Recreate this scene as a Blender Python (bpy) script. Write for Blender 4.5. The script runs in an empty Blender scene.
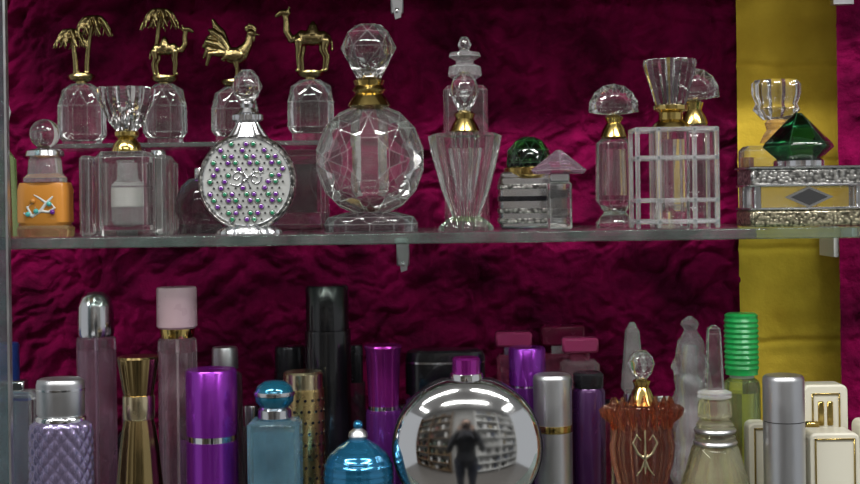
import bpy,bmesh,math,random
from mathutils import Vector,Matrix,noise
from math import sin,cos,pi,radians
random.seed(7)
S=0.0008; D=1300.; HZ=200.; T=0.014
UP=-32.; LOW=-345.; BACK=67.
sc=bpy.context.scene
# ------------------------------------------------------------------ materials
M={}
def new(name):
    m=bpy.data.materials.new(name); m.use_nodes=True; M[name]=m
    return m,m.node_tree.nodes,m.node_tree.links,m.node_tree.nodes['Principled BSDF']
def pm(name,col,metal=0,rough=.4,coat=0,spec=.5,bump=None):
    m,N,L,p=new(name)
    p.inputs['Base Color'].default_value=(*col,1); p.inputs['Metallic'].default_value=metal
    p.inputs['Roughness'].default_value=rough; p.inputs['Coat Weight'].default_value=coat
    p.inputs['Specular IOR Level'].default_value=spec
    tc=N.new('ShaderNodeTexCoord'); 
    n=N.new('ShaderNodeTexNoise'); n.inputs['Scale'].default_value=60; n.inputs['Detail'].default_value=5; L.new(tc.outputs['Object'],n.inputs['Vector'])
    mr=N.new('ShaderNodeMapRange'); mr.inputs['To Min'].default_value=max(0,rough-.08); mr.inputs['To Max'].default_value=rough+.12
    L.new(n.outputs['Fac'],mr.inputs['Value']); L.new(mr.outputs['Result'],p.inputs['Roughness'])
    if bump:
        kind,scale,st=bump
        if kind=='v':
            t=N.new('ShaderNodeTexVoronoi'); t.inputs['Scale'].default_value=scale; t.feature='SMOOTH_F1'; o=t.outputs['Distance']
        else:
            t=N.new('ShaderNodeTexNoise'); t.inputs['Scale'].default_value=scale; t.inputs['Detail'].default_value=6; o=t.outputs['Fac']
        L.new(tc.outputs['Object'],t.inputs['Vector'])
        b=N.new('ShaderNodeBump'); b.inputs['Strength'].default_value=st; b.inputs['Distance'].default_value=.001; b.invert=(kind=='v')
        L.new(o,b.inputs['Height']); L.new(b.outputs['Normal'],p.inputs['Normal'])
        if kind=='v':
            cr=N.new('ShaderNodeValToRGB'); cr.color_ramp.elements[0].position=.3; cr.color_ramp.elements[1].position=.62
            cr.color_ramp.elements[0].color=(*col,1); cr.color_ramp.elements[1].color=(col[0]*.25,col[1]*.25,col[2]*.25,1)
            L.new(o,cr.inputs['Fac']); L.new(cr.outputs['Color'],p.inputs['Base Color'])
    return m
def gl(name,col=(1,1,1),clear=.12,haze=.02,rough=.0,ior=1.5,hazecol=None):
    m,N,L,p=new(name)
    p.inputs['Base Color'].default_value=(*col,1); p.inputs['Transmission Weight'].default_value=1
    p.inputs['Roughness'].default_value=rough; p.inputs['IOR'].default_value=ior
    t=N.new('ShaderNodeBsdfTransparent'); t.inputs['Color'].default_value=(*col,1)
    d=N.new('ShaderNodeBsdfDiffuse'); d.inputs['Color'].default_value=(*(hazecol or col),1)
    tc=N.new('ShaderNodeTexCoord'); n=N.new('ShaderNodeTexNoise'); n.inputs['Scale'].default_value=40; n.inputs['Detail'].default_value=4
    L.new(tc.outputs['Object'],n.inputs['Vector'])
    mr=N.new('ShaderNodeMapRange'); mr.inputs['From Min'].default_value=.3; mr.inputs['From Max'].default_value=.7
    mr.inputs['To Min'].default_value=haze*.6; mr.inputs['To Max'].default_value=haze*1.4
    L.new(n.outputs['Fac'],mr.inputs['Value'])
    a=N.new('ShaderNodeMixShader'); a.inputs[0].default_value=clear
    L.new(p.outputs[0],a.inputs[1]); L.new(t.outputs[0],a.inputs[2])
    b=N.new('ShaderNodeMixShader'); L.new(mr.outputs[0],b.inputs[0]); L.new(a.outputs[0],b.inputs[1]); L.new(d.outputs[0],b.inputs[2])
    L.new(b.outputs[0],N['Material Output'].inputs['Surface'])
    return m
gl('glass',(.98,.98,.98),.1,.028,0,1.52,hazecol=(.6,.65,.62))
gl('glass_gem',(.98,.98,.98),.03,.012,0,1.7)
gl('glass_cut',(.93,.95,.95),.05,.16,.12,hazecol=(.7,.73,.72))
gl('cut_green',(.1,.4,.2),.05,.14,.12,hazecol=(.1,.35,.18))
gl('glass_frost',(.9,.92,.93),.2,.12,.1)
gl('glass_shelf',(.86,.95,.91),.6,.02,0)
gl('glass_edge',(.3,.42,.38),.2,.16,.03)
gl('glass_mauve',(.72,.52,.66),.2,.07)
gl('glass_pink',(.88,.68,.76),.25,.07)
gl('glass_rose',(.75,.2,.38),.2,.1)
gl('glass_purple',(.35,.15,.45),.2,.12)
gl('glass_amber',(.95,.7,.35),.15,.12)
gl('glass_redbrown',(.88,.55,.4),.35,.025,.0,1.45,(.4,.18,.12))
gl('glass_green',(.01,.1,.03),.0,.012,0,1.65)
gl('glass_greenpale',(.6,.8,.4),.2,.07)
gl('glass_yellow',(.92,.9,.68),.25,.1)
gl('glass_blue',(.35,.62,.75),.2,.12)
gl('glass_smoke',(.5,.48,.5),.2,.03)
gl('glass_white',(.92,.92,.94),.15,.2,.12)
gl('plastic_wrap',(.93,.94,.96),.4,.14,.08,1.3,(.75,.76,.8))
gl('panel_grey',(.42,.53,.55),.6,.08,.0)
pm('gold',(.6,.45,.15),1,.14)
pm('goldpale',(.7,.6,.38),1,.22)
pm('antique',(.33,.26,.12),1,.2,bump=('n',500,.25))
pm('bronze',(.34,.25,.11),1,.2)
pm('silver',(.7,.71,.73),1,.18)
pm('satin',(.56,.57,.59),1,.36)
pm('chrome',(.8,.81,.82),1,.06)
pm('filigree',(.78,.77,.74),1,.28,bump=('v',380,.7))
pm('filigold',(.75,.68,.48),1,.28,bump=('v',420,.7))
pm('enamel',(.66,.68,.67),.6,.36,.2)
pm('black',(.006,.006,.008),0,.2,.3)
pm('blackmetal',(.025,.025,.03),.6,.25)
pm('purple',(.23,.023,.36),.75,.22,.3)
pm('violet',(.14,.02,.21),.7,.22,.3)
pm('magenta',(.32,.02,.28),.8,.2,.3)
pm('darkpurple',(.05,.012,.07),.5,.22,.3)
pm('crimson',(.12,.003,.03),.1,.25,.3)
pm('rosecap',(.32,.035,.12),.1,.2,.4)
pm('pinkcap',(.6,.4,.46),0,.28,.3)
pm('lilac',(.26,.22,.37),.75,.22,.4)
pm('bluecap',(.012,.15,.25),.6,.12,.6)
pm('bluedeep',(.02,.06,.28),.3,.3,.3)
pm('onion',(.02,.17,.33),.7,.14,.5)
pm('orange',(.62,.25,.04),0,.22,.4)
pm('greencap',(.015,.4,.09),0,.3,.2)
pm('cream',(.62,.6,.5),0,.35,.2)
pm('whitepaint',(.6,.6,.58),0,.5)
pm('amethyst',(.14,.015,.28),.1,.12,.6)
pm('emerald',(.015,.22,.1),.1,.12,.6)
pm('turq',(.08,.45,.42),0,.15,.6)
pm('label',(.65,.65,.62),0,.6)
pm('dotgold',(.6,.46,.2),1,.25)
pm('dark',(.02,.02,.022),0,.6)
pm('cloth_shirt',(.012,.013,.018),0,.9,bump=('n',80,.3))
pm('cloth_trouser',(.015,.018,.03),0,.9,bump=('n',80,.3))
pm('skin',(.3,.17,.11),0,.5)
pm('hair',(.012,.009,.007),0,.5)
pm('plaster',(.34,.34,.33),0,.8)
pm('ceil',(.5,.5,.5),0,.8)
pm('floorm',(.16,.15,.14),0,.3)
pm('wood',(.14,.09,.05),0,.5)
pm('boxred',(.16,.06,.05));pm('boxblue',(.06,.08,.13));pm('boxgold',(.25,.2,.12));pm('boxwhite',(.55,.56,.56));pm('boxgreen',(.07,.1,.08))
def velvet():
    m,N,L,p=new('velvet')
    tc=N.new('ShaderNodeTexCoord')
    n1=N.new('ShaderNodeTexNoise'); n1.inputs['Scale'].default_value=16; n1.inputs['Detail'].default_value=5; n1.inputs['Roughness'].default_value=.6
    L.new(tc.outputs['Object'],n1.inputs['Vector'])
    cr=N.new('ShaderNodeValToRGB'); e=cr.color_ramp.elements
    e[0].position=.36; e[0].color=(.055,.0004,.016,1); e[1].position=.66; e[1].color=(.22,.002,.058,1)
    L.new(n1.outputs['Fac'],cr.inputs['Fac']); L.new(cr.outputs['Color'],p.inputs['Base Color'])
    p.inputs['Roughness'].default_value=.8; p.inputs['Specular IOR Level'].default_value=.05
    p.inputs['Sheen Weight'].default_value=.2; p.inputs['Sheen Tint'].default_value=(.9,.05,.3,1); p.inputs['Sheen Roughness'].default_value=.4
    n2=N.new('ShaderNodeTexNoise'); n2.inputs['Scale'].default_value=55; n2.inputs['Detail'].default_value=6; n2.inputs['Roughness'].default_value=.65
    L.new(tc.outputs['Object'],n2.inputs['Vector'])
    b=N.new('ShaderNodeBump'); b.inputs['Strength'].default_value=.8; b.inputs['Distance'].default_value=.006
    L.new(n2.outputs['Fac'],b.inputs['Height']); L.new(b.outputs['Normal'],p.inputs['Normal'])
velvet()
def yellow():
    m,N,L,p=new('yellow')
    tc=N.new('ShaderNodeTexCoord')
    n1=N.new('ShaderNodeTexNoise'); n1.inputs['Scale'].default_value=25; n1.inputs['Detail'].default_value=6
    L.new(tc.outputs['Object'],n1.inputs['Vector'])
    cr=N.new('ShaderNodeValToRGB'); e=cr.color_ramp.elements
    e[0].position=.3; e[0].color=(.52,.35,.02,1); e[1].position=.7; e[1].color=(.68,.48,.04,1)
    L.new(n1.outputs['Fac'],cr.inputs['Fac']); L.new(cr.outputs['Color'],p.inputs['Base Color'])
    p.inputs['Roughness'].default_value=.9
    n2=N.new('ShaderNodeTexNoise'); n2.inputs['Scale'].default_value=300
    L.new(tc.outputs['Object'],n2.inputs['Vector'])
    b=N.new('ShaderNodeBump'); b.inputs['Strength'].default_value=.5; b.inputs['Distance'].default_value=.001
    L.new(n2.outputs['Fac'],b.inputs['Height']); L.new(b.outputs['Normal'],p.inputs['Normal'])
yellow()
# ------------------------------------------------------------------ builders
def mkobj(name,verts,faces,mats,mi=None,sm=None,loc=(0,0,0),parent=None,sharp=38):
    me=bpy.data.meshes.new(name); me.from_pydata(verts,[],faces)
    for n in mats: me.materials.append(M[n])
    if mi: me.polygons.foreach_set('material_index',mi)
    if sm is None: sm=[True]*len(faces)
    me.polygons.foreach_set('use_smooth',sm)
    me.update(); me.validate()
    try: me.set_sharp_from_angle(angle=radians(sharp))
    except Exception: pass
    o=bpy.data.objects.new(name,me); sc.collection.objects.link(o); o.location=loc
    if parent: o.parent=parent
    return o
class F:
    """soft parts fused into one surface"""
    def __init__(s): s.bm=bmesh.new()
    def sph(s,c,r,seg=14):
        if not hasattr(r,'__len__'): r=(r,r,r)
        mt=Matrix.Translation(c)@Matrix.Diagonal((*r,1))
        bmesh.ops.create_uvsphere(s.bm,u_segments=seg,v_segments=max(6,seg//2+2),radius=1,matrix=mt)
    def tube(s,pts,rad,seg=10,flat=1.0):
        P=[Vector(p) for p in pts]; n=len(P)
        if not hasattr(rad,'__len__'): rad=[rad]*n
        prev=None; rings=[]
        for i in range(n):
            t=(P[min(i+1,n-1)]-P[max(i-1,0)]).normalized()
            if prev is None:
                ref=Vector((0,1,0)) if abs(t.y)<.9 else Vector((1,0,0)); u=t.cross(ref).normalized()
            else:
                u=(prev-t*prev.dot(t)).normalized()
            prev=u; w=t.cross(u)
            rings.append([s.bm.verts.new(P[i]+(u*cos(2*pi*j/seg)+w*sin(2*pi*j/seg)*flat)*rad[i]) for j in range(seg)])
        for i in range(n-1):
            for j in range(seg):
                s.bm.faces.new((rings[i][j],rings[i+1][j],rings[i+1][(j+1)%seg],rings[i][(j+1)%seg]))
        s.bm.faces.new(rings[0]); s.bm.faces.new(rings[-1][::-1])
        for i in (range(n)): s.sph(P[i],rad[i]*.98,8)
    def fuse(s,voxel,smooth=3):
        bmesh.ops.recalc_face_normals(s.bm,faces=s.bm.faces)
        me=bpy.data.meshes.new('tmp'); s.bm.to_mesh(me); s.bm.free()
        o=bpy.data.objects.new('tmp',me); sc.collection.objects.link(o)
        r=o.modifiers.new('r','REMESH'); r.mode='VOXEL'; r.voxel_size=voxel
        q=o.modifiers.new('s','SMOOTH'); q.iterations=smooth; q.factor=.5
        dg=bpy.context.evaluated_depsgraph_get(); e=o.evaluated_get(dg); m2=e.to_mesh()
        V=[tuple(v.co) for v in m2.vertices]; FF=[tuple(p.vertices) for p in m2.polygons]
        e.to_mesh_clear(); bpy.data.objects.remove(o); bpy.data.meshes.remove(me)
        return V,FF
CUT={'glass':'glass_cut','glass_gem':'glass_cut','glass_smoke':'glass_cut','glass_mauve':'glass_cut','glass_green':'cut_green','glass_frost':'glass_cut'}
class B:
    def __init__(s,name,px,depth,base,pym=None):
        s.name=name; s.k=(D+depth)/D; s.depth=depth; s.px=px; s.base=base
        if pym is None: pym=150 if base>-100 else 430
        s.x=(px-(pym-HZ)*T-430)*s.k
        s.v=[];s.f=[];s.m=[];s.sm=[];s.mats=[]
    def Z(s,py):
        if py=='b': return 0.
        return (HZ-(py+(s.px-430)*T))*s.k-s.base
    def mi(s,mat):
        if mat not in s.mats: s.mats.append(mat)
        return s.mats.index(mat)
    def add(s,V,Fs,mat,smooth=True):
        o=len(s.v); s.v+=list(V)
        for n,f in enumerate(Fs):
            s.f.append(tuple(q+o for q in f)); s.m.append(s.mi(mat if isinstance(mat,str) else mat[n])); s.sm.append(smooth)
    def lathe(s,prof,mat,seg=40,smooth=True,dx=0,dy=0,sx=1,sy=1,rot=0,flute=None,scal=None,sup=2,inv=False,rfun=None,sub=1):
        k=s.k; P=[(r*k,s.Z(py)) for r,py in prof]
        if sub>1:
            Q=[]
            for a,b in zip(P,P[1:]):
                n=max(1,min(sub,int(abs(a[1]-b[1])/1.6)))
                for t in range(n): Q.append((a[0]+(b[0]-a[0])*t/n,a[1]+(b[1]-a[1])*t/n))
            P=Q+[P[-1]]
        if inv:P=P[::-1]
        V=[];R=[]
        for r,z in P:
            if r<1e-6: R.append([len(V)]);V.append((dx*k,dy,z)); continue
            ring=[]
            for j in range(seg):
                a=2*pi*j/seg; q=r
                if sup!=2: q=r/((abs(cos(a))**sup+abs(sin(a))**sup)**(1/sup))
                if flute: q*=1+flute[1]*cos(flute[0]*a)
                if scal: q*=1-scal[1]*abs(sin(scal[0]*a/2))
                if rfun: q*=rfun(a,z)
                ring.append(len(V)); V.append((dx*k+q*cos(a+rot)*sx,dy+q*sin(a+rot)*sy,z))
            R.append(ring)
        Fs=[]
        for A,C in zip(R,R[1:]):
            if len(A)==1 and len(C)==1: continue
            for j in range(seg):
                l=(j+1)%seg
                if len(A)==1: Fs.append((A[0],C[j],C[l]))
                elif len(C)==1: Fs.append((A[j],C[0],A[l]))
                else: Fs.append((A[j],C[j],C[l],A[l]))
        if len(R[0])>1: Fs.append(tuple(R[0]))
        if len(R[-1])>1: Fs.append(tuple(R[-1][::-1]))
        s.add(V,Fs,mat,smooth)
    def hull(s,pts,mat,smooth=False,ang=1.0,bev=.38):
        bm=bmesh.new()
        for p in pts: bm.verts.new(p)
        bmesh.ops.convex_hull(bm,input=bm.verts)
        for v in [v for v in bm.verts if not v.link_faces]: bm.verts.remove(v)
        bmesh.ops.dissolve_limit(bm,angle_limit=radians(ang),verts=bm.verts,edges=bm.edges)
        bmesh.ops.recalc_face_normals(bm,faces=bm.faces)
        cut=set()
        if mat in CUT and bev:
            r=bmesh.ops.bevel(bm,geom=list(bm.edges)+list(bm.verts),offset=bev,segments=1,affect='EDGES',clamp_overlap=True)
            cut=set(r['faces'])
        bm.verts.index_update()
        fs=list(bm.faces)
        s.add([tuple(v.co) for v in bm.verts],[tuple(v.index for v in f.verts) for f in fs],[CUT[mat] if f in cut else mat for f in fs],smooth); bm.free()
    def gem(s,rings,mat,dx=0,dy=0,sy=1):
        k=s.k;P=[]
        for r,py,n,rot in rings:
            for j in range(n):
                a=2*pi*(j+rot)/n; P.append((dx*k+r*k*cos(a),dy+r*k*sin(a)*sy,s.Z(py)))
        s.hull(P,mat)
    def facedisc(s,rings,pyc,mat,dx=0,dy=0,sx=1,sz=1):
        k=s.k;P=[]; zc=s.Z(pyc)
        for r,y,n,rot in rings:
            for j in range(n):
                a=2*pi*(j+rot)/n; P.append((dx*k+r*k*cos(a)*sx,dy+y*k,zc+r*k*sin(a)*sz))
        s.hull(P,mat,bev=.5)
    def recadd(s,V,Fs,mat,smooth):
        bm=bmesh.new(); vs=[bm.verts.new(v) for v in V]
        for f in Fs: bm.faces.new([vs[i] for i in f])
        bmesh.ops.recalc_face_normals(bm,faces=bm.faces); bm.verts.index_update()
        s.add([tuple(v.co) for v in bm.verts],[tuple(v.index for v in f.verts) for f in bm.faces],mat,smooth); bm.free()
    def disc(s,prof,pyc,mat,dx=0,dy=0,sz=1,seg=64,clip=None):
        k=s.k; zc=s.Z(pyc); V=[];R=[]
        cz=s.Z(clip) if clip is not None else 1e9
        for r,y in prof:
            if r==0: R.append([len(V)]); V.append((dx*k,dy+y*k,zc)); continue
            ring=[]
            for j in range(seg):
                a=2*pi*j/seg; ring.append(len(V)); V.append((dx*k+r*k*cos(a),dy+y*k,min(cz,zc+r*k*sin(a)*sz)))
            R.append(ring)
        Fs=[]
        for A,C in zip(R,R[1:]):
            for j in range(seg):
                l=(j+1)%seg
                if len(A)==1: Fs.append((A[0],C[j],C[l]))
                elif len(C)==1: Fs.append((A[j],C[0],A[l]))
                else: Fs.append((A[j],C[j],C[l],A[l]))
        if len(R[0])>1: Fs.append(tuple(R[0]))
        if len(R[-1])>1: Fs.append(tuple(R[-1][::-1]))
        s.recadd(V,Fs,mat,True)
    def box(s,py0,py1,w,d,mat,c=2,dx=0,dy=0,w2=None,d2=None):
        k=s.k; w2=w2 or w; d2=d2 or d; P=[]
        z0=s.Z(py0); z1=s.Z(py1)
        for z,ww,dd,sg in ((z0,w,d,-1),(z1,w2,d2,1)):
            X=ww*k/2; Y=dd/2
            for sx in (-1,1):
                for sy in (-1,1):
                    P+=[(dx*k+sx*(X-c),dy+sy*(Y-c),z),(dx*k+sx*X,dy+sy*(Y-c),z+sg*c),(dx*k+sx*(X-c),dy+sy*Y,z+sg*c)]
        s.hull(P,mat,bev=.4 if min(w,d)>9 else 0)
    def cbox(s,py0,py1,w,d,mat,dx=0,dy=0):
        k=s.k; z0=s.Z(py0); z1=s.Z(py1); X=w*k/2;Y=d/2
        V=[(dx*k+a*X,dy+b*Y,z) for z in (z1,z0) for a,b in ((-1,-1),(1,-1),(1,1),(-1,1))]
        Fs=[(0,3,2,1),(4,5,6,7),(0,1,5,4),(1,2,6,5),(2,3,7,6),(3,0,4,7)]
        s.add(V,[f[::-1] for f in Fs],mat,False)
    def prism(s,pts,th,mat,dy=0,smooth=False):
        k=s.k; n=len(pts)
        V=[(x*k,dy-th/2,s.Z(y)) for x,y in pts]+[(x*k,dy+th/2,s.Z(y)) for x,y in pts]
        Fs=[tuple(range(n)),tuple(range(2*n-1,n-1,-1))]+[(i,i+n,(i+1)%n+n,(i+1)%n) for i in range(n)]
        s.recadd(V,Fs,mat,smooth)
    def ball(s,r,py,mat,dx=0,dy=0,seg=24,sz=1,smooth=True,sy=1):
        pr=[(r*sin(pi*i/12),py-r*sz*cos(pi*i/12)) for i in range(13)]; pr[0]=(0,pr[0][1]); pr[-1]=(0,pr[-1][1])
        s.lathe(pr,mat,seg,smooth,dx,dy,sy=sy)
    def fused(s,fobj,py,mat,voxel=.9,dx=0,smooth=1):
        V,Fs=fobj.fuse(voxel,smooth); k=s.k; z0=s.Z(py)
        s.add([((x+dx)*k,y*k,z*k+z0) for x,y,z in V],Fs,mat,True)
    def done(s,sharp=38):
        return mkobj(s.name,[(x*S,y*S,z*S) for x,y,z in s.v],s.f,s.mats,s.m,s.sm,(s.x*S,s.depth*S,s.base*S),sharp=sharp)
# ------------------------------------------------------------------ statuettes
def palm(f,x,h,lean,size=22,y=0):
    tr=[(x+lean*t*t,y,h*t) for t in [i/6 for i in range(7)]]
    f.tube(tr,[3.4,3,2.8,2.8,2.5,2.5,2.4])
    tx=x+lean
    for i in range(9):
        a=2*pi*i/9+.2; L=size*random.uniform(.85,1.1); pts=[];
        for t in (0,.25,.5,.75,1):
            pts.append((tx+cos(a)*L*t,y+sin(a)*L*t*.6,h+L*(.75*t-1.35*t*t)))
        f.tube(pts,[2,2.5,2.6,2,1.1],8)
        for p in pts[1:]:
            f.tube([p,(p[0]+sin(a)*3+cos(a)*2,p[1]+2,p[2]-7)],[1.7,1],6)
            f.tube([p,(p[0]-sin(a)*3+cos(a)*2,p[1]-2,p[2]-7)],[1.7,1],6)
    f.sph((tx+3,y-3,h-3),2.6); f.sph((tx-3,y-3,h-3),2.6)
def camel(f,x,z,s,d=-1,y0=0):
    q=lambda a,b,c:(x+d*a*s,y0+b*s,z+c*s)
    f.sph(q(0,0,31),(14*s,6.5*s,7.5*s)); f.sph(q(9,0,31),(6*s,5.5*s,7.5*s)); f.sph(q(-10,0,31),(6*s,5.5*s,6.5*s))
    f.tube([q(-1,0,34),q(-1,0,40),q(-1,0,44)],[7*s,5*s,2.5*s])
    f.tube([q(12,0,31),q(19,0,30),q(23,0,37),q(23,0,46),q(24,0,52)],[5*s,4*s,3.6*s,3*s,2.8*s])
    f.tube([q(22,0,54),q(28,0,54),q(32,0,51.5)],[3.6*s,3*s,2*s])
    f.tube([q(21,2,56),q(20,3,59)],[1*s,.7*s],6); f.tube([q(21,-2,56),q(20,-3,59)],[1*s,.7*s],6)
    f.tube([q(-15,0,33),q(-18,0,27),q(-18,0,20)],[1.6*s,1.2*s,1.6*s],6)
    for a,b,back in ((9,3,0),(12,-3,0),(-10,3,1),(-13,-3,1)):
        kx=-1.5 if back else .8
        f.tube([q(a,b,28),q(a+(1.5 if back else 0),b,20),q(a+kx,b,13),q(a,b,2)],[4.4*s,3.2*s,2.3*s,1.8*s],8)
        f.sph(q(a+1,b,1.2),(2.8*s,2.1*s,1.5*s))
def rooster(f,x,z,s):
    q=lambda a,b,c:(x+a*s,b*s,z+c*s)
    f.sph(q(0,0,24),(12*s,7*s,8.5*s)); f.sph(q(7,0,27),(7*s,6*s,8*s))
    f.tube([q(8,0,28),q(13,0,36),q(14,0,43)],[6.5*s,4.8*s,3.6*s])
    f.sph(q(15,0,45),4.2*s); f.tube([q(17,0,45),q(23,0,43.5)],[2*s,.7*s],6)
    for a,c in ((11,50),(14,52),(17,51),(19,49)): f.sph(q(a,0,c),(2*s,1.5*s,3.2*s),8)
    f.sph(q(18,0,40),(1.8*s,1.5*s,3*s),8)
    for i,(dx,dz,dr) in enumerate(((-14,22,4),(-18,20,2),(-21,15,-1),(-24,10,-5),(-24,4,-10),(-21,-1,-13),(-15,26,7))):
        f.tube([q(-6,0,27),q(-6+dx*.45,(-1)**i*1.5,27+dz*.75),q(-6+dx*.85,(-1)**i*1.5,27+dz),q(-6+dx,(-1)**i*1.5,27+dz+dr*.8)],[4.4*s,3.9*s,3.4*s,1.7*s],8)
    for b in (-6,6): f.sph(q(-1,b,24),(9*s,2*s,5.5*s)); f.tube([q(-4,b,24),q(-12,b*.9,20)],[3*s,1.2*s],6)
    for b in (-2.6,2.6):
        f.tube([q(1,b,18),q(2,b,10),q(1,b,2)],[3.4*s,1.9*s,1.6*s],8)
        for t in (-3,0,3): f.tube([q(1,b,1.5),q(6,b+t*.8,.8)],[1.3*s,.9*s],6)
        f.tube([q(1,b,1.5),q(-3,b,.8)],[1.1*s,.7*s],6)
def figbottle(name,px,pb,w,fy,fig,pyt):
    b=B(name,px,148,BACK,110)
    h=w/2
    b.gem([(h*.42,pyt,8,.5),(h*.8,pyt+6,8,0),(h*.98,pyt+22,8,.5),(h,pb-8,8,.5),(h*.84,pb-2,8,.5)],'glass',sy=.7)
    b.lathe([(h*.8,pb-2),(h*.8,'b')],'glass',8,False,rot=pi/8,sy=.7)
    b.lathe([(5,pyt-8),(6,pyt-6),(6,pyt+1),(4,pyt+3)],'antique',20)
    b.lathe([(13,fy-1),(14,fy+1),(12,fy+4),(6,fy+6),(5,pyt-6)],'antique',24,sy=.8)
    f=F(); fig(f); b.fused(f,fy,'antique',.75); return b.done()
figbottle('palm_tree_perfume_bottle',82,143,50,76,lambda f:(palm(f,-5,44,-5,15,-1),palm(f,5,57,7,17,2),f.tube([(-10,0,0),(0,0,1.5),(10,0,0)],[2.5,3,2.5])),84)
figbottle('palm_tree_perfume_bottle',165,140,46,77,lambda f:(palm(f,-9,66,5,17,4),camel(f,2,1,.85,1,-3)),84)
figbottle('rooster_perfume_bottle',235,138,50,81,lambda f:rooster(f,1,0,1.05),87)
figbottle('camel_perfume_bottle',311,135,50,72,lambda f:camel(f,2,0,1.1,-1),80)
# ------------------------------------------------------------------ shelves, walls
def slab(name,x0,x1,y0,y1,z0,z1,mat,edge=None,bev=0):
    V=[(x*S,y*S,z*S) for x in (x0,x1) for y in (y0,y1) for z in (z0,z1)]
    Fs=[(0,1,3,2),(4,6,7,5),(0,4,5,1),(2,3,7,6),(0,2,6,4),(1,5,7,3)]
    mats=[mat]+([edge] if edge else []); mi=[0,0,1 if edge else 0,0,0,0]
    o=mkobj(name,V,Fs,mats,mi,[False]*6)
    if bev:
        m=o.modifiers.new('b','BEVEL'); m.width=bev*S; m.segments=2
    return o
slab('glass_shelf',-428,452,-25,200,UP-11,UP,'glass_shelf','glass_edge',1.3)
slab('narrow_glass_shelf',-428,-98,118,200,BACK-5.5,BACK,'glass_shelf','glass_edge',1)
slab('display_shelf',-470,452,-75,200,LOW-12,LOW,'glass_shelf','glass_edge',1.3)
def cloth(name,x0,x1,z0,z1,depth,mat,amp,nx,nz,fn,rot=None):
    V=[];Fs=[]
    for j in range(nz+1):
        for i in range(nx+1):
            x=x0+(x1-x0)*i/nx; z=z0+(z1-z0)*j/nz
            V.append((x*S,(depth-amp*fn(x,z))*S,z*S))
    for j in range(nz):
        for i in range(nx):
            a=j*(nx+1)+i; Fs.append((a,a+1,a+nx+2,a+nx+1))
    return mkobj(name,V,Fs,[mat],sharp=180)
def crease(q,ang,s,st,o):
    u=(q.x*cos(ang)+q.y*sin(ang))*s/st; v=(-q.x*sin(ang)+q.y*cos(ang))*s
    d=noise.voronoi(Vector((u,v,o)))[0]
    return min(1.,(d[1]-d[0])*1.5)
def vf(x,z):
    p=Vector((x,z,0)); q=p+noise.noise_vector(p*.012)*24+noise.noise_vector(p*.04)*9
    m=noise.noise(p*.008+Vector((3,8,2)))*2.4; m2=noise.noise(p*.009+Vector((13,1,7)))*2.4
    a=max(0,min(1,.5+m)); c=max(0,min(1,.4+m2))
    h1=crease(q,.55,.032,2.2,1.3); h2=crease(q,-.8,.034,2.2,5.7); h3=crease(q,1.45,.034,2.0,9.1)
    h=(h1*a+h2*(1-a))*(1-c)+h3*c
    h4=crease(q,.2,.085,1.7,3.3)
    f=noise.noise(Vector(((q.x+q.y*.6)*.02,(q.y-q.x*.5)*.06,4)))
    return .62*h+.16*h4+.3*f
cloth('velvet_backdrop',-600,(741-430)*1.17,LOW-60,330,230,'velvet',26,480,380,vf)
def yf(x,z):
    s=0
    for zz in (-62,-170,40,150): s-=math.exp(-((z-zz+noise.noise(Vector((x*.02,zz,0)))*4)/3.5)**2)
    return .5*noise.noise(Vector((x*.012,z*.012,0)))+.12*noise.noise(Vector((x*.08,z*.08,0)))+s*.6
cloth('yellow_cloth_panel',(741-430)*1.155,520,LOW-60,330,214,'yellow',6,90,300,yf)
cloth('velvet_drape',(838-430)*1.115,720,LOW-60,330,148,'velvet',18,130,300,lambda x,z:vf(x+300,z)*min(1,(x-(838-430)*1.115)/25+.25))
slab('trim_1',(832-430)*1.12,(837-430)*1.12,152,206,-70,-28,'whitepaint')
slab('trim_2',(830-430)*1.1,(850-430)*1.1,108,120,206,250,'satin')
slab('added_shade_board',-520,520,0,232,322,340,'wood')  # unseen board above the frame, added to shade the upper velvet
def bracket(px,py):
    b=B('shelf_bracket',px,186,0,py)
    b.box(py-22,py+8,13,5,'satin',1.5)
    b.box(py-4,py+2,10,16,'satin',1,dy=4)
    b.lathe([(2.5,py+3),(3,py+5),(3,py+6.5),(2.5,py+8)],'chrome',12,dy=-4)
    b.prism([(-6,py-12),(6,py-12),(4,py+12),(-2,py+14)],6,'satin',dy=-3)
    return b.done()
bracket(397,6); bracket(403,258)
def wall(name,x0,x1,y0,y1,z0,z1,mat):
    V=[(x,y,z) for x in (x0,x1) for y in (y0,y1) for z in (z0,z1)]
    return mkobj(name,V,[(0,1,3,2),(4,6,7,5),(0,4,5,1),(2,3,7,6),(0,2,6,4),(1,5,7,3)],[mat],None,[False]*6)
FL=-1.5; CE=1.15
wall('wall_back',-2.4,2.4,.21,.3,FL,CE,'plaster')
wall('floor',-2.4,2.4,-3,.3,FL-.05,FL,'floorm')
wall('ceiling',-2.4,2.4,-3,.3,CE,CE+.05,'ceil')
wall('wall_front',-2.4,2.4,-3,-2.9,FL,CE,'plaster')
b=B('glass_cabinet_door',4,-48,LOW-12,242)
k=b.k
for x0,x1,y0,y1,mt in ((-60,3.2,-3,3,'panel_grey'),(3.2,5.5,-4,4,'satin')):
    vv=[(x*k,y,z) for x in (x0,x1) for y in (y0,y1) for z in (0,620)]
    b.add(vv,[(0,1,3,2),(4,6,7,5),(0,4,5,1),(2,3,7,6),(0,2,6,4),(1,5,7,3)],mt,False)
b.done()
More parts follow.
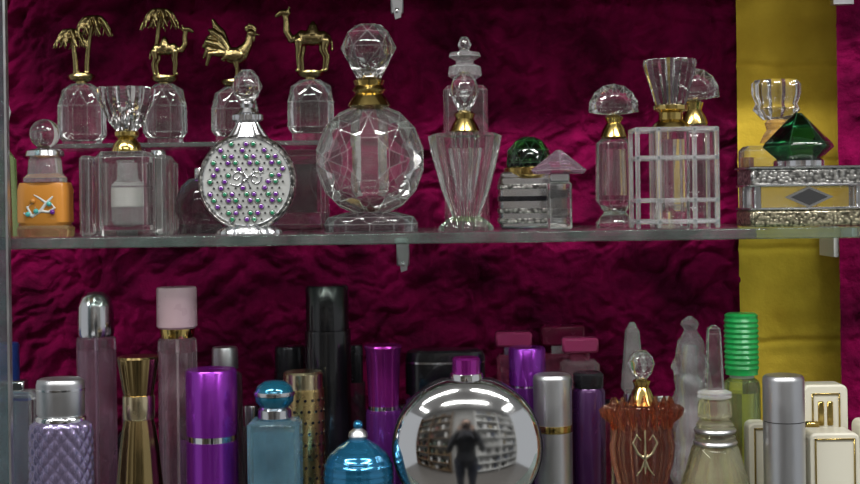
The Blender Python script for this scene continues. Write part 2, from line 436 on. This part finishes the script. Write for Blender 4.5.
# ------------------------------------------------------------------ upper shelf bottles
b=B('orange_perfume_bottle',45,35,UP)
b.lathe([(16,182),(24,183),(26,190),(26,222),(22,226)],'orange',48,sup=4,sy=.7)
b.lathe([(24,225),(27,228),(26,'b')],'glass_amber',48,sup=4,sy=.7)
b.lathe([(13,157),(15,160),(16,174),(20,178),(20,182),(14,184)],'glass_frost',40,sup=3)
b.lathe([(13,149),(18,151),(19,156),(14,159)],'silver',40)
b.ball(15,134,'glass_gem')
f=F()
f.tube([(-16,0,4),(-8,0,1),(0,0,6),(6,0,14),(12,0,20)],[1,1.6,1.8,1.6,1],6)
f.tube([(0,0,6),(8,0,5),(14,0,9),(11,0,13)],[1.4,1.4,1.2,.9],6); f.tube([(-8,0,1),(-13,0,10),(-8,0,14),(-5,0,10)],[1.4,1.3,1.1,.8],6)
f.tube([(6,0,14),(-1,0,19),(-6,0,22)],[1.3,1.1,.7],6)
V,Fs=f.fuse(.6,1); z0=b.Z(217); b.add([(x*b.k,y-18.6,z0+z*b.k) for x,y,z in V],Fs,'label')
for dx,py,mt in ((-12,214,'turq'),(-4,211,'turq'),(9,204,'turq'),(12,212,'amethyst'),(-7,201,'orange')): b.ball(2.6,py,mt,dx=dx,dy=-20)
b.done()
b=B('square_crystal_perfume_bottle',127,32,UP)
b.box(152,'b',54,56,'glass',6)
b.cbox(164,224,38,38,'glass')
b.box(156,'b',13,50,'glass',3,dx=-36); b.box(156,'b',13,50,'glass',3,dx=36)
b.lathe([(8,162),(9,180),(14,186),(14,220),(10,224)],'glass_white',24)
b.lathe([(14,188),(14,206)],'label',24,sx=1.02,sy=1.02)
b.lathe([(8,130),(12,132),(12,136),(9,139),(13,144),(15,150),(15,154)],'gold',32)
b.lathe([(27,88),(28,91),(26,101),(17,122),(10,131)],'glass_gem',32,False,scal=(16,.14),sup=3)
b.done()
b=B('crystal_perfume_bottle',158,105,UP)
b.box(160,'b',36,28,'glass',4); b.cbox(172,215,22,16,'glass')
b.lathe([(6,150),(8,153),(8,161)],'silver',20); b.done()
b=B('dome_perfume_bottle',200,100,UP)
b.lathe([(0,177),(12,179),(20,187),(25,200),(26,213),(21,224),(24,'b')],'glass_smoke',40)
b.lathe([(5,168),(6,170),(6,180)],'silver',16); b.done()
b=B('jewelled_silver_perfume_bottle',248,30,UP)
b.disc([(0,-12),(38,-12),(44,-11),(46,-9),(48.5,-6),(48.5,6),(46,9),(0,12)],182,'silver')
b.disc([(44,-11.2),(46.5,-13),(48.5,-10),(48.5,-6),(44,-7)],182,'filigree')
b.disc([(42.5,-13),(43.5,-14.5),(44.5,-13),(43.5,-10)],182,'silver')
b.disc([(0,-14),(43,-13.2),(43.5,-10),(0,-10)],182,'enamel')
zc=b.Z(182)
for i in range(-6,7):
    for j in range(-7,8):
        x=i*7.2+(3.6 if j%2 else 0); z=j*6.2
        if x*x+z*z>40**2 or (-17<x<20 and -4<z<11): continue
        mt='amethyst' if (i+2*j)%3==0 else ('emerald' if (i+j)%3==1 else 'dark')
        r=2.7 if mt!='dark' else 1.2
        c=(x*b.k,zc+z*b.k)
        if mt!='dark': b.hull([(c[0]+(r+.7)*cos(a*pi/4),-14+dy,c[1]+(r+.7)*sin(a*pi/4)) for a in range(8) for dy in (0,-.9)],'silver')
        f=[(c[0]+r*cos(a*pi/3),-14.6,c[1]+r*sin(a*pi/3)) for a in range(6)]+[(c[0]+r*.5*cos(a*pi/3),-16.8,c[1]+r*.5*sin(a*pi/3)) for a in range(6)]
        b.hull(f,mt)
f=F()
def spiral(cx,cz,r,t0,turns,d=1):
    return [(cx+d*(r*(1-.75*t/12))*cos(t0+turns*2*pi*t/12),0,cz+(r*(1-.75*t/12))*sin(t0+turns*2*pi*t/12)) for t in range(13)]
f.tube(spiral(-9,4,6.5,-.8,1.1),1.2,6); f.tube(spiral(9,2,6.5,2.4,1.1,-1),1.2,6)
f.tube([(-16,0,-3),(-8,0,-5),(0,0,1),(8,0,9),(17,0,8)],[.8,1.3,1.5,1.3,.8],6); f.tube([(-3,0,9),(0,0,3),(3,0,-5)],1.2,6)
V,Fs=f.fuse(.6,1); b.add([(x*b.k,y-14.5,zc+z*b.k+1) for x,y,z in V],Fs,'silver')
b.lathe([(20,222),(24,226),(31,230),(32,'b')],'silver',60,sy=.6,flute=(20,.03))
b.lathe([(10,112),(15,115),(15,120),(11,123),(15,130),(20,137),(12,142)],'silver',60,sy=.7,flute=(16,.04))
b.lathe([(6,100),(8,104),(7,108),(10,113)],'silver',24)
b.gem([(6,70,6,0),(13,77,6,.5),(15.5,87,6,0),(12,97,6,.5),(5,103,6,0)],'glass_gem')
b.done()
b=B('block_crystal_perfume_bottle',297,150,UP)
b.box(150,'b',62,40,'glass',7); b.cbox(165,212,40,22,'glass_smoke'); b.done()
b=B('round_faceted_perfume_bottle',370,42,UP)
b.facedisc([(22,-33,8,.5),(41,-24,8,0),(54.5,-6,16,.5),(54.5,6,16,.5),(41,24,8,0),(22,33,8,.5)],160,'glass',sz=1.04)
b.lathe([(12,113),(13,120),(16,124),(16,186),(12,192)],'glass',6,False,sy=.6,inv=True)
b.gem([(26,212,12,0),(44,217,12,.5),(47,224,12,0),(47,'b',12,0)],'glass_smoke',sy=.62)
b.lathe([(12,78),(16,81),(14,86),(17,90),(14,94),(18,99),(22,106),(12,110)],'gold',36)
b.gem([(13,25,6,0),(23,33,6,.5),(28,48,6,0),(22,65,6,.5),(12,79,6,0)],'glass_gem')
b.done()
b=B('fluted_fan_perfume_bottle',465,32,UP)
b.lathe([(30,133),(37,136),(33,156),(24,190),(15,213),(14,216),(20,220),(27,226),(28,'b')],'glass',56,False,scal=(14,.2),sy=.62)
b.lathe([(18,148),(14,172),(7,200)],'glass',12,False,sy=.5,inv=True)
b.lathe([(15,218),(18,221),(12,222)],'glass_greenpale',24,sy=.6)
b.lathe([(7,111),(11,114),(9,119),(12,124),(15,131),(10,134)],'gold',32)
b.gem([(5,72,6,0),(13,80,6,.5),(15.5,92,6,0),(11,104,6,.5),(6,112,6,0)],'glass_gem')
b.done()
b=B('tiered_stopper_perfume_bottle',466,140,UP)
b.gem([(4,37,6,0),(8,45,6,.5),(4,53,6,0)],'glass_gem')
b.lathe([(5,51),(15,53),(16,57),(9,61),(9,64),(16,67),(17,76),(11,80)],'glass_frost',24)
b.lathe([(9,79),(10,86)],'satin',20)
b.box(86,'b',44,30,'glass',5); b.done()
b=B('green_dome_perfume_bottle',529,95,UP,185)
b.gem([(6,137,8,0),(14,141,8,.5),(21,150,8,0),(24,163,8,.5),(22,174,8,0)],'glass_green')
b.lathe([(20,165),(25,168),(25,174),(20,178)],'gold',32)
b.box(176,'b',60,44,'silver',3)
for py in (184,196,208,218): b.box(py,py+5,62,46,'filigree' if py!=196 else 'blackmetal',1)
b.box(172,179,56,40,'silver',2)
b.done()
b=B('pyramid_perfume_bottle',559,38,UP,185)
b.gem([(3,150,4,0),(28,170,4,0),(25,174,4,0)],'glass_mauve',sy=.8)
b.box(173,182,20,16,'silver',1.5)
b.box(182,'b',24,20,'glass',2); b.cbox(190,218,14,12,'glass_smoke')
b.done()
def halffan(b,px0,pyc,r,mat='glass_gem'):
    k=b.k;zc=b.Z(pyc);P=[]
    for i in range(9):
        a=radians(-8+196*i/8)
        for rr,y in ((r,3),(r*.55,12)):
            if y==12 and i==8: continue
            for s_ in (-1,1): P.append((px0*k+rr*k*cos(a+(.2 if y==12 else 0)),s_*y,zc+rr*k*sin(a+(.2 if y==12 else 0))))
    for sx in (-1,1):
        for sy_ in (-1,1): P.append((px0*k+sx*6*k,sy_*6,zc-6*k))
    b.hull(P,mat)
b=B('fan_stopper_perfume_bottle',614,70,UP)
halffan(b,0,109,25)
b.lathe([(6,115),(10,118),(7,123),(11,129),(14,137),(9,140)],'gold',32)
b.gem([(11,137,8,.5),(19,143,8,.5),(20,200,8,.5),(12,212,8,.5)],'glass',sy=.8)
b.gem([(10,210,8,.5),(20,222,8,.5),(20,'b',8,.5)],'glass',sy=.8)
b.lathe([(9,150),(10,195)],'glass',12,False,inv=True); b.done()
b=B('fan_stopper_perfume_bottle',694,135,UP)
halffan(b,0,94,26); b.lathe([(6,100),(10,103),(8,110),(12,117),(14,124),(9,128)],'gold',32)
b.gem([(12,124,8,.5),(22,132,8,.5),(24,'b',8,.5)],'glass'); b.done()
b=B('caged_crystal_perfume_bottle',671,32,UP)
b.lathe([(26,60),(27,64),(25,72),(19,92),(15,106)],'glass_gem',36,False,scal=(18,.12))
b.lathe([(13,104),(17,106),(17,110),(12,113),(12,120),(17,124),(20,129)],'gold',32)
b.gem([(14,127,8,.5),(18,132,8,.5),(18,'b',8,.5)],'glass'); b.lathe([(9,140),(9,210)],'glass',8,False,inv=True)
for sy_ in (-22,22):
    for x in (-37,-16,19,41): b.box(128,'b',4.5,4,'glass_frost',1,dx=x,dy=sy_)
    for py in (128,156,198,219): b.box(py,py+4.5,82,4,'glass_frost',1,dx=2,dy=sy_)
for x in (-37,41):
    for py in (128,156,198,219): b.box(py,py+4.5,4.5,44,'glass_frost',1,dx=x)
b.done()
b=B('ruffled_stopper_perfume_bottle',773,128,UP)
b.lathe([(21,80),(25,84),(25,94),(21,104),(24,110),(14,120)],'glass_gem',32,False,scal=(8,.14),dx=4,sy=.7)
b.lathe([(8,119),(12,123),(10,130),(14,136),(17,143)],'glass_amber',24,dx=4)
b.box(146,'b',64,36,'glass',5); b.cbox(158,212,44,22,'glass'); b.done()
b=B('silver_casket_perfume_bottle',801,45,UP,190)
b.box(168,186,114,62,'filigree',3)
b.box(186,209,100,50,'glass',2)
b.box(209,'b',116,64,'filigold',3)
for x in (-50,50):
    for y in (-24,24): b.box(184,211,7,7,'silver',1,dx=x,dy=y)
b.box(166.5,169,118,66,'silver',1); b.box(184,186.5,117,65,'silver',1); b.box(207,209.5,117,65,'silver',1)
b.prism([(-24,197),(0,186.5),(24,197),(0,207.5)],3,'silver',dy=-27)
b.prism([(-18,197),(0,189),(18,197),(0,205)],4,'dark',dy=-27.5)
b.lathe([(20,158),(24,161),(24,167),(26,168)],'silver',48,dx=-2,flute=(16,.03))
b.gem([(4,113,6,0),(34,143,6,0),(36,147,6,0),(20,161,6,0)],'glass_green',dx=-2)
b.done()
b=B('amber_perfume_bottle',2,60,UP,180)
b.lathe([(0,100),(7,102),(10,112),(7,124),(5,134)],'glass_gem',10,False)
b.lathe([(6,134),(7,150)],'gold',16); b.lathe([(7,150),(14,160),(16,'b')],'glass_greenpale',20); b.done()
# ------------------------------------------------------------------ lower shelf bottles
def cyl(name,px,depth,parts):
    b=B(name,px,depth,LOW)
    for prof,mat,kw in parts: b.lathe(prof,mat,**kw)
    return b.done()
cyl('blue_cap_perfume_bottle',5,120,[([(14,343),(15,345),(15,384),(13,386)],'bluedeep',{}),([(17,386),(18,390),(18,'b')],'glass_blue',{})])
b=B('square_glass_perfume_bottle',14,48,LOW)
b.box(390,'b',46,26,'glass',4); b.cbox(400,520,34,16,'glass'); b.box(380,391,26,18,'silver',2); b.done()
b=B('quilted_lilac_perfume_bottle',61,-8,LOW)
b.lathe([(20,378),(23,380),(24,384),(24,413),(22,416)],'satin',48,sy=.75)
b.lathe([(24.6,388),(24.6,390)],'silver',48,sy=.75); b.lathe([(22,415),(25,417),(25,421)],'chrome',48,sy=.75)
b.lathe([(24,420),(29,424),(30.5,430),(30.5,'b')],'lilac',180,sy=.72,sub=80,rfun=lambda a,z:1+.07*(abs(cos(a*8+z*.2))*abs(cos(a*8-z*.2)))**.7)
b.done(80)
b=B('chrome_dome_cap_perfume_bottle',97,105,LOW,390)
b.lathe([(0,291),(8,292),(14,297),(17.5,306),(18,333),(17,336)],'silver',40)
b.lathe([(15,335),(19,338),(19.5,342),(19.5,'b')],'glass_mauve',40); b.lathe([(16,350),(16,520)],'glass_pink',32,inv=True)
b.lathe([(1.5,336),(1.5,520)],'satin',8); b.done()
b=B('bronze_flared_perfume_bottle',139,25,LOW)
b.lathe([(19,356),(20.5,358),(19,368),(15,392),(14,396)],'bronze',64,flute=(16,.02))
b.lathe([(15.5,395),(16,398),(16,417),(14.5,419)],'goldpale',40)
b.lathe([(14.5,418),(17,430),(20,452),(23,484),(25,510),(25,'b')],'bronze',64,flute=(16,.015)); b.done()
b=B('pink_spray_perfume_bottle',178,92,LOW,390)
b.lathe([(19,287),(20,289),(20,326),(18,328)],'pinkcap',40)
b.lathe([(17,327),(17.5,330),(16,338)],'gold',40)
b.lathe([(16,337),(19,340),(19.5,345),(19.5,'b')],'glass_pink',40); b.lathe([(16,352),(16,520)],'glass',32,inv=True)
b.lathe([(1.3,338),(1.3,520)],'whitepaint',8); b.done()
cyl('silver_cap_spray_bottle',226,150,[([(12,347),(13,349),(13,368),(11,370)],'satin',{}),([(9,370),(16,374),(17,380),(17,'b')],'glass_smoke',{})])
cyl('purple_spray_bottle',212,28,[([(24,369),(25.5,371),(25.5,434)],'purple',{}),([(24.6,433),(24.6,441)],'chrome',{}),([(25.8,440),(25.8,'b')],'purple',{})])
b=B('blue_ball_cap_perfume_bottle',275,4,LOW)
b.box(419,'b',52,38,'glass_blue',4); b.cbox(430,520,40,26,'glass_blue')
b.lathe([(14,406),(17,409),(17,417),(14,420)],'silver',36)
b.lathe([(0,380),(10,381),(17,386),(20,393),(19,401),(14,407)],'bluecap',36)
b.lathe([(20.3,391),(20.8,393),(20.3,395)],'silver',36); b.done()
b=B('dotted_gold_perfume_bottle',304,68,LOW)
b.lathe([(18,371),(20,373),(20,388),(19,389)],'goldpale',40); b.lathe([(20.5,388),(21,391),(21,'b')],'dotgold',40)
for i in range(9):
    for j in range(9):
        a=-pi+pi*(j+(.5 if i%2 else 0))/9*1.0
        z=b.Z(398+i*11); R=21.1*b.k
        c=Vector((R*cos(a),R*sin(a),z)); t=Vector((-sin(a),cos(a),0)); n=Vector((cos(a),sin(a),0))
        P=[c+t*1.7*cos(q*pi/3)+Vector((0,0,1.7*sin(q*pi/3)))+n*o for q in range(6) for o in (-.8,.7)]
        b.hull([tuple(p) for p in P],'black')
b.done()
cyl('black_spray_bottle',329,122,[([(20,285),(21.5,287),(21.5,329)],'black',{}),([(20.6,328),(20.6,331)],'blackmetal',{}),([(22.5,330),(23,333),(23,'b')],'black',{})])
cyl('black_perfume_bottle',291,172,[([(14,346),(15,348),(15,372)],'blackmetal',{}),([(16,371),(16,'b')],'black',{})])
cyl('dark_perfume_vial',357,176,[([(6,345),(7,347),(7,382)],'blackmetal',{}),([(9,382),(9,'b')],'glass_smoke',{})])
cyl('magenta_cap_perfume_bottle',384,88,[([(18,345),(19,347),(17.5,352),(16,384),(15,406)],'magenta',{}),([(15.5,405),(15.5,409)],'chrome',{}),([(17,409),(18,413),(18,'b')],'violet',{})])
b=B('blue_onion_perfume_bottle',358,-2,LOW)
b.ball(5,425,'onion'); b.lathe([(4,428),(9,432),(10,436),(8,440)],'satin',32)
b.lathe([(8,438),(12,441),(20,446),(29,454),(34,464),(35,476),(34,492),(30,510),(24,525),(26,'b')],'onion',64,sub=20,rfun=lambda a,z:1+.012*cos(z*1.0))
b.done()
b=B('black_wide_cap_perfume_bottle',446,112,LOW)
b.lathe([(33,349),(38,351),(40,357),(40,392),(36,395)],'black',64,sy=.5,sup=2.6)
b.lathe([(40.4,360),(40.4,362)],'silver',64,sy=.5,sup=2.6)
b.lathe([(34,394),(40,400),(40,'b')],'glass_purple',64,sy=.5,sup=2.6); b.done()
b=B('round_chrome_perfume_bottle',467,0,LOW,430)
prof=[(0,-36)]+[(74*sin(t*pi/2/14),-8-28*cos(t*pi/2/14)) for t in range(1,15)]
b.disc(prof+[(74,8)]+[(74*cos(t*pi/2/8),8+22*sin(t*pi/2/8)) for t in range(1,8)]+[(0,30)],446,'chrome',sz=.95,seg=96,clip=379)
b.disc([(70,-10),(75,-9),(75,9),(70,10)],446,'blackmetal',sz=.95,seg=96,clip=378.5)
b.lathe([(30,510),(40,525),(42,'b')],'chrome',48,sy=.6)
b.lathe([(16,373),(17,376),(17,382)],'chrome',32)
b.lathe([(12,357),(14,359),(14,374),(12,376)],'magenta',40); b.done()
def capbot(name,px,depth,top,bot,w,cm,bm_,w2=None,neck=None,d=None):
    b=B(name,px,depth,LOW,390); d=d or w*.7
    b.box(top,bot,w,d,cm,2.5)
    b.box(bot-1,bot+9,w*.55,d*.55,neck or 'silver',1)
    b.box(bot+8,'b',w2 or w,d*1.1,bm_,4); return b.done()
capbot('rose_cap_perfume_bottle',514,170,331,346,36,'rosecap','glass_rose',34)
capbot('crimson_cap_perfume_bottle',563,184,325,345,44,'crimson','glass_rose',46,d=20)
capbot('rose_square_perfume_bottle',580,135,337,352,36,'rosecap','glass_pink',38,neck='glass_rose')
cyl('violet_spray_bottle',528,92,[([(17,347),(18.5,349),(18.5,384)],'purple',{}),([(18,383),(18,387)],'chrome',{}),([(18.8,386),(18.8,'b')],'violet',{})])
cyl('silver_gold_spray_bottle',553,48,[([(17,374),(19,376),(19.5,379),(19,424)],'satin',{}),([(19.6,424),(20,426),(20,430),(19.6,431)],'gold',{}),([(19,431),(19,'b')],'satin',{})])
cyl('dark_violet_perfume_bottle',589,68,[([(13,372),(15,374),(15,386),(14,388)],'blackmetal',{}),([(14,387),(16.5,391),(16.5,'b')],'darkpurple',{})])
b=B('obelisk_stopper_perfume_bottle',633,115,LOW,390)
b.gem([(3,322,4,.5),(9,331,4,.5),(15,388,4,.5),(13,392,4,.5)],'glass_frost')
b.lathe([(8,391),(10,394),(10,402)],'silver',24); b.box(401,'b',44,30,'glass',5); b.done()
b=B('winged_ruby_perfume_bottle',642,8,LOW)
b.lathe([(16,402),(38,405),(43,409),(41,416),(31,424),(30,436),(33,446),(31,462),(25,484),(28,510),(36,530),(36,'b')],'glass_redbrown',84,sy=.5,scal=(14,.14))
for i in range(9):
    a=pi+pi*i/8
    b.gem([(1,393+abs(4-i)*1,4,0),(6,408,4,0),(2,428,4,0)],'glass_redbrown',dx=29*cos(a),dy=15*sin(a))
f=F()
for sx in (-1,1):
    f.tube([(0,0,2),(sx*7,0,8),(sx*12,0,18),(sx*8,0,26),(sx*4,0,21)],[1.3,1.5,1.4,1.1,.8],6)
    f.tube([(0,0,2),(sx*4,0,-8),(sx*9,0,-14)],[1.3,1.1,.7],6)
f.tube([(0,0,-12),(0,0,2),(0,0,30)],[.8,1.5,.9],6)
V,Fs=f.fuse(.7,1); z0=b.Z(458); b.add([(x*b.k,y-17.5,z0+z*b.k) for x,y,z in V],Fs,'goldpale')
b.lathe([(5,378),(9,381),(7,387),(10,392),(13,400),(15,404),(8,408)],'gold',32)
b.gem([(5,350,6,0),(12,356,6,.5),(14,364,6,0),(11,373,6,.5),(5,380,6,0)],'glass_gem'); b.done()
b=B('plastic_wrapped_perfume_bottle',691,125,LOW,390)
b.lathe([(2,316),(7,320),(9,324),(6,330),(13,342),(16,356),(17,380),(16,395),(19,402),(19,'b')],'plastic_wrap',40,sub=40,rfun=lambda a,z:1+.28*noise.noise(Vector((cos(a)*1.6,sin(a)*1.6,z*.06)))+.12*noise.noise(Vector((cos(a)*4,sin(a)*4,z*.15))))
b.lathe([(5,345),(6,347),(6,372),(10,378),(11,384),(11,'b')],'glass_frost',24)
b.done(30)
b=B('tower_perfume_bottle',715,38,LOW)
b.gem([(3,325,4,.5),(8,328,4,.5),(9,334,4,.5),(12,388,4,.5),(9,391,4,.5)],'glass',sy=.8)
b.lathe([(10,389),(17,392),(17,397),(11,399)],'glass_white',32); b.lathe([(11,398),(16,401),(17,405),(17,416),(14,419)],'glass_yellow',32)
b.lathe([(14,418),(19,424),(18,432),(21,436),(20,442),(24,448),(29,466),(35,484),(37,500),(37,'b')],'glass_yellow',8,False,rot=pi/8,sy=.85)
b.lathe([(20,428),(21,430),(20,432)],'satin',32); b.lathe([(21,440),(22,442),(21,444)],'satin',32)
b.lathe([(10,440),(24,484),(28,530)],'glass_yellow',8,False,rot=pi/8,sy=.8,inv=True); b.done()
b=B('green_cap_perfume_bottle',742,95,LOW,390)
pr=[(14,313),(16.5,315)]+[(17.3 if i%2 else 15.8,318+i*2.6) for i in range(21)]+[(16,374)]
b.lathe(pr,'greencap',40); b.lathe([(12,373),(12,378)],'whitepaint',30)
b.lathe([(12,377),(17,381),(18,388),(18,'b')],'glass_greenpale',40); b.lathe([(14,392),(14,520)],'glass',30,inv=True); b.done()
cyl('silver_spray_bottle',784,12,[([(18,375),(20,377),(20.5,380),(20.5,420)],'satin',{}),([(19.8,419),(19.8,422)],'dark',{}),([(20.5,421),(20.5,'b')],'satin',{})])
def creambox(name,px,depth,top,w,d,gold):
    b=B(name,px,depth,LOW); k=b.k
    P=[];X=w*k/2;r=7;z0=b.Z(top);Y=d/2
    for sx in (-1,1):
        for sy_ in (-1,1):
            for i in range(6):
                a=pi/2*i/5
                P.append((sx*(X-r+r*cos(a)),sy_*(Y),z0-r+r*sin(a)))
                P.append((sx*(X-r+r*cos(a))*.97,sy_*(Y+2),z0-r+r*sin(a)-2))
            P.append((sx*X,sy_*Y,0)); P.append((sx*X*.97,sy_*(Y+2),0))
    b.hull(P,'cream')
    hw=w/2-(8 if gold else 5); zt=top+(8 if gold else 5); H=39 if gold else 80
    for (x0,x1,p0,p1) in ((-hw,hw,zt,zt+1.5),(-hw,hw,zt+H-1.5,zt+H),(-hw,-hw+1.6,zt,zt+H),(hw-1.6,hw,zt,zt+H)):
        b.box(p0,p1,abs(x1-x0),3,'gold',.3,dx=(x0+x1)/2,dy=-Y-2)
    if gold:
        for dx in (-5,4): b.box(zt+8,zt+32,6,3,'gold',1,dx=dx,dy=-Y-2)
    return b.done()
creambox('cream_perfume_box',822,92,383,44,26,True)
creambox('cream_perfume_box',829,38,430,50,34,False)
creambox('cream_perfume_box',757,64,421,22,20,False)
creambox('cream_perfume_box',872,45,420,30,34,False)
b=B('gold_cap_perfume_vial',812,68,LOW)
b.box(421,429,14,8,'gold',2); b.box(429,'b',12,8,'cream',1); b.done()
for i,(px,tp,r,mt) in enumerate(((52,400,15,'darkpurple'),(131,410,14,'blackmetal'),(188,420,13,'violet'),(252,405,13,'glass_smoke'),(405,405,14,'darkpurple'),(484,400,14,'violet'),(612,400,13,'glass_rose'),(662,395,14,'glass_mauve'),(800,400,15,'glass_smoke'))):
    cyl('plain_perfume_bottle',px,178,[([(r*.6,tp),(r*.65,tp+2),(r*.65,tp+20)],'silver' if i%2 else 'blackmetal',{}),([(r*.6,tp+19),(r,tp+26),(r,'b')],mt,{})])
# ------------------------------------------------------------------ shop behind the camera (seen in reflections)
V=[];Fs=[];mi=[]
mats=['whitepaint','wood','boxred','boxblue','boxgold','boxwhite','boxgreen','black']
def addbox(x0,x1,y0,y1,z0,z1,m):
    o=len(V); V.extend([(x,y,z) for x in (x0,x1) for y in (y0,y1) for z in (z0,z1)])
    for f in ((0,1,3,2),(4,6,7,5),(0,4,5,1),(2,3,7,6),(0,2,6,4),(1,5,7,3)): Fs.append(tuple(q+o for q in f)); mi.append(m)
rz=random.Random(5)
for sx in (-1,1):
    m0=1 if sx<0 else 0
    for i in range(8):
        z=FL+.1+i*.3
        xa,xb=(.35,2.2) if sx>0 else (-2.2,-.45)
        addbox(xa,xb,-2.9,-2.6,z,z+.025,m0)
        x=xa+.05
        while x<xb-.12:
            w=rz.uniform(.03,.1); h=rz.uniform(.04,.2)
            addbox(x,x+w,-2.85,-2.66,z+.025,z+.025+h,rz.choice((1,1,4,5,0,6,7,7,2) if sx<0 else (5,5,0,0,7,3,4))); x+=w+rz.uniform(.03,.16)
    for x in ((.35,1.2,2.2) if sx>0 else (-2.2,-1.3,-.45)): addbox(x-.015,x+.015,-2.9,-2.6,FL,CE-.2,m0)
mkobj('shop_display_shelving',V,Fs,mats,mi,[False]*len(Fs))
def lamp(x,y,lx,ly,e):
    V2=[(x+a*lx/2,y+c*ly/2,z) for a in (-1,1) for c in (-1,1) for z in (CE-.05,CE)]
    mkobj('fluorescent_ceiling_lamp',V2,[(0,1,3,2),(4,6,7,5),(0,4,5,1),(2,3,7,6),(0,2,6,4),(1,5,7,3)],['whitepaint'],None,[False]*6)
    l=bpy.data.lights.new('lamp','AREA'); l.shape='RECTANGLE'; l.size=lx*.94; l.size_y=ly*.9; l.energy=e; l.color=(1,.98,.95)
    o=bpy.data.objects.new('fluorescent_light',l); sc.collection.objects.link(o); o.location=(x,y,CE-.06)
lamp(-.75,-.8,1.2,.12,23); lamp(.75,-.8,1.2,.12,23); lamp(0,-1.9,1.6,.14,14)
lamp(-1.6,-1.6,.14,1.2,11); lamp(1.6,-1.6,.14,1.2,11)
ph=bpy.data.objects.new('photographer',None); sc.collection.objects.link(ph); ph.location=(0.03,-1.3,FL)
def part(name,f,vox,mat,sm=3):
    V,Fs=f.fuse(vox,sm); return mkobj(name,V,Fs,[mat],parent=ph,sharp=180)
f=F()
f.tube([(-.09,0,.92),(-.1,.01,.5),(-.11,-.01,.1)],[.095,.065,.05],16); f.tube([(.09,0,.92),(.1,.02,.5),(.12,0,.1)],[.095,.065,.05],16)
f.sph((0,0,.95),(.17,.11,.1)); part('trousers',f,.012,'cloth_trouser')
f=F()
f.tube([(0,0,.95),(0,0,1.1),(0,.01,1.25),(0,0,1.34)],[.15,.14,.16,.13],18); f.sph((-.1,0,1.27),(.09,.1,.1)); f.sph((.1,0,1.27),(.09,.1,.1))
for sx in (-1,1): f.tube([(sx*.18,0,1.31),(sx*.24,.06,1.12),(sx*.17,.14,1.25),(sx*.11,.17,1.4)],[.06,.048,.042,.034],14)
part('jacket',f,.012,'cloth_shirt')
f=F()
f.tube([(0,0,1.34),(0,.01,1.44)],[.055,.052],14); f.sph((0,.02,1.53),(.074,.09,.11),20); f.sph((0,.05,1.47),(.05,.055,.05))
f.sph((0,.11,1.515),(.013,.018,.02)); f.sph((-.076,.01,1.52),(.012,.02,.03)); f.sph((.076,.01,1.52),(.012,.02,.03))
for sx in (-1,1):
    f.sph((sx*.09,.185,1.45),(.02,.035,.042))
    for i in range(4): f.tube([(sx*(.088),.20,1.475-i*.017),(sx*.085,.232,1.478-i*.017),(sx*.062,.245,1.478-i*.017)],[.0095,.009,.008],8)
    f.tube([(sx*.085,.17,1.44),(sx*.06,.165,1.452),(sx*.04,.165,1.46)],[.011,.010,.009],8)
part('head_and_hands',f,.006,'skin',2)
f=F(); f.sph((0,0,1.565),(.083,.092,.098),20); f.sph((0,-.04,1.51),(.078,.07,.09),18); part('hair',f,.01,'hair')
f=F()
for sx in (-1,1): f.sph((sx*.115,.04,.035),(.045,.13,.035)); f.tube([(sx*.11,0,.05),(sx*.11,0,.12)],[.05,.052],12)
part('shoes',f,.01,'black')
V=[];Fs=[];mi=[]
addbox(-.068,.068,.185,.232,1.435,1.52,0); addbox(-.025,.025,.185,.225,1.52,1.545,0)
o=len(V)
for y,r in ((.232,.034),(.252,.034)):
    for j in range(24): V.append((r*cos(2*pi*j/24),y,1.475+r*sin(2*pi*j/24)))
Fs.append(tuple(o+j for j in range(24))); Fs.append(tuple(o+47-j for j in range(24)))
for j in range(24): Fs.append((o+j,o+(j+1)%24,o+24+(j+1)%24,o+24+j))
mkobj('handheld_camera',V,Fs,['black'],None,[False]*len(Fs),parent=ph)
# ------------------------------------------------------------------ world, camera
w=bpy.data.worlds.new('World'); sc.world=w; w.use_nodes=True
w.node_tree.nodes['Background'].inputs['Color'].default_value=(.95,.97,1,1); w.node_tree.nodes['Background'].inputs['Strength'].default_value=.42
cd=bpy.data.cameras.new('Camera'); cam=bpy.data.objects.new('Camera',cd); sc.collection.objects.link(cam)
cd.sensor_width=36; cd.lens=36*D/860; cd.shift_y=-42/860; cd.clip_start=.01
cam.matrix_world=Matrix.Translation((0,-D*S,0))@Matrix.Rotation(pi/2,4,'X')@Matrix.Rotation(-T,4,'Z')
sc.camera=cam
sc.view_settings.view_transform='Standard'; sc.view_settings.look='None'; sc.view_settings.exposure=0
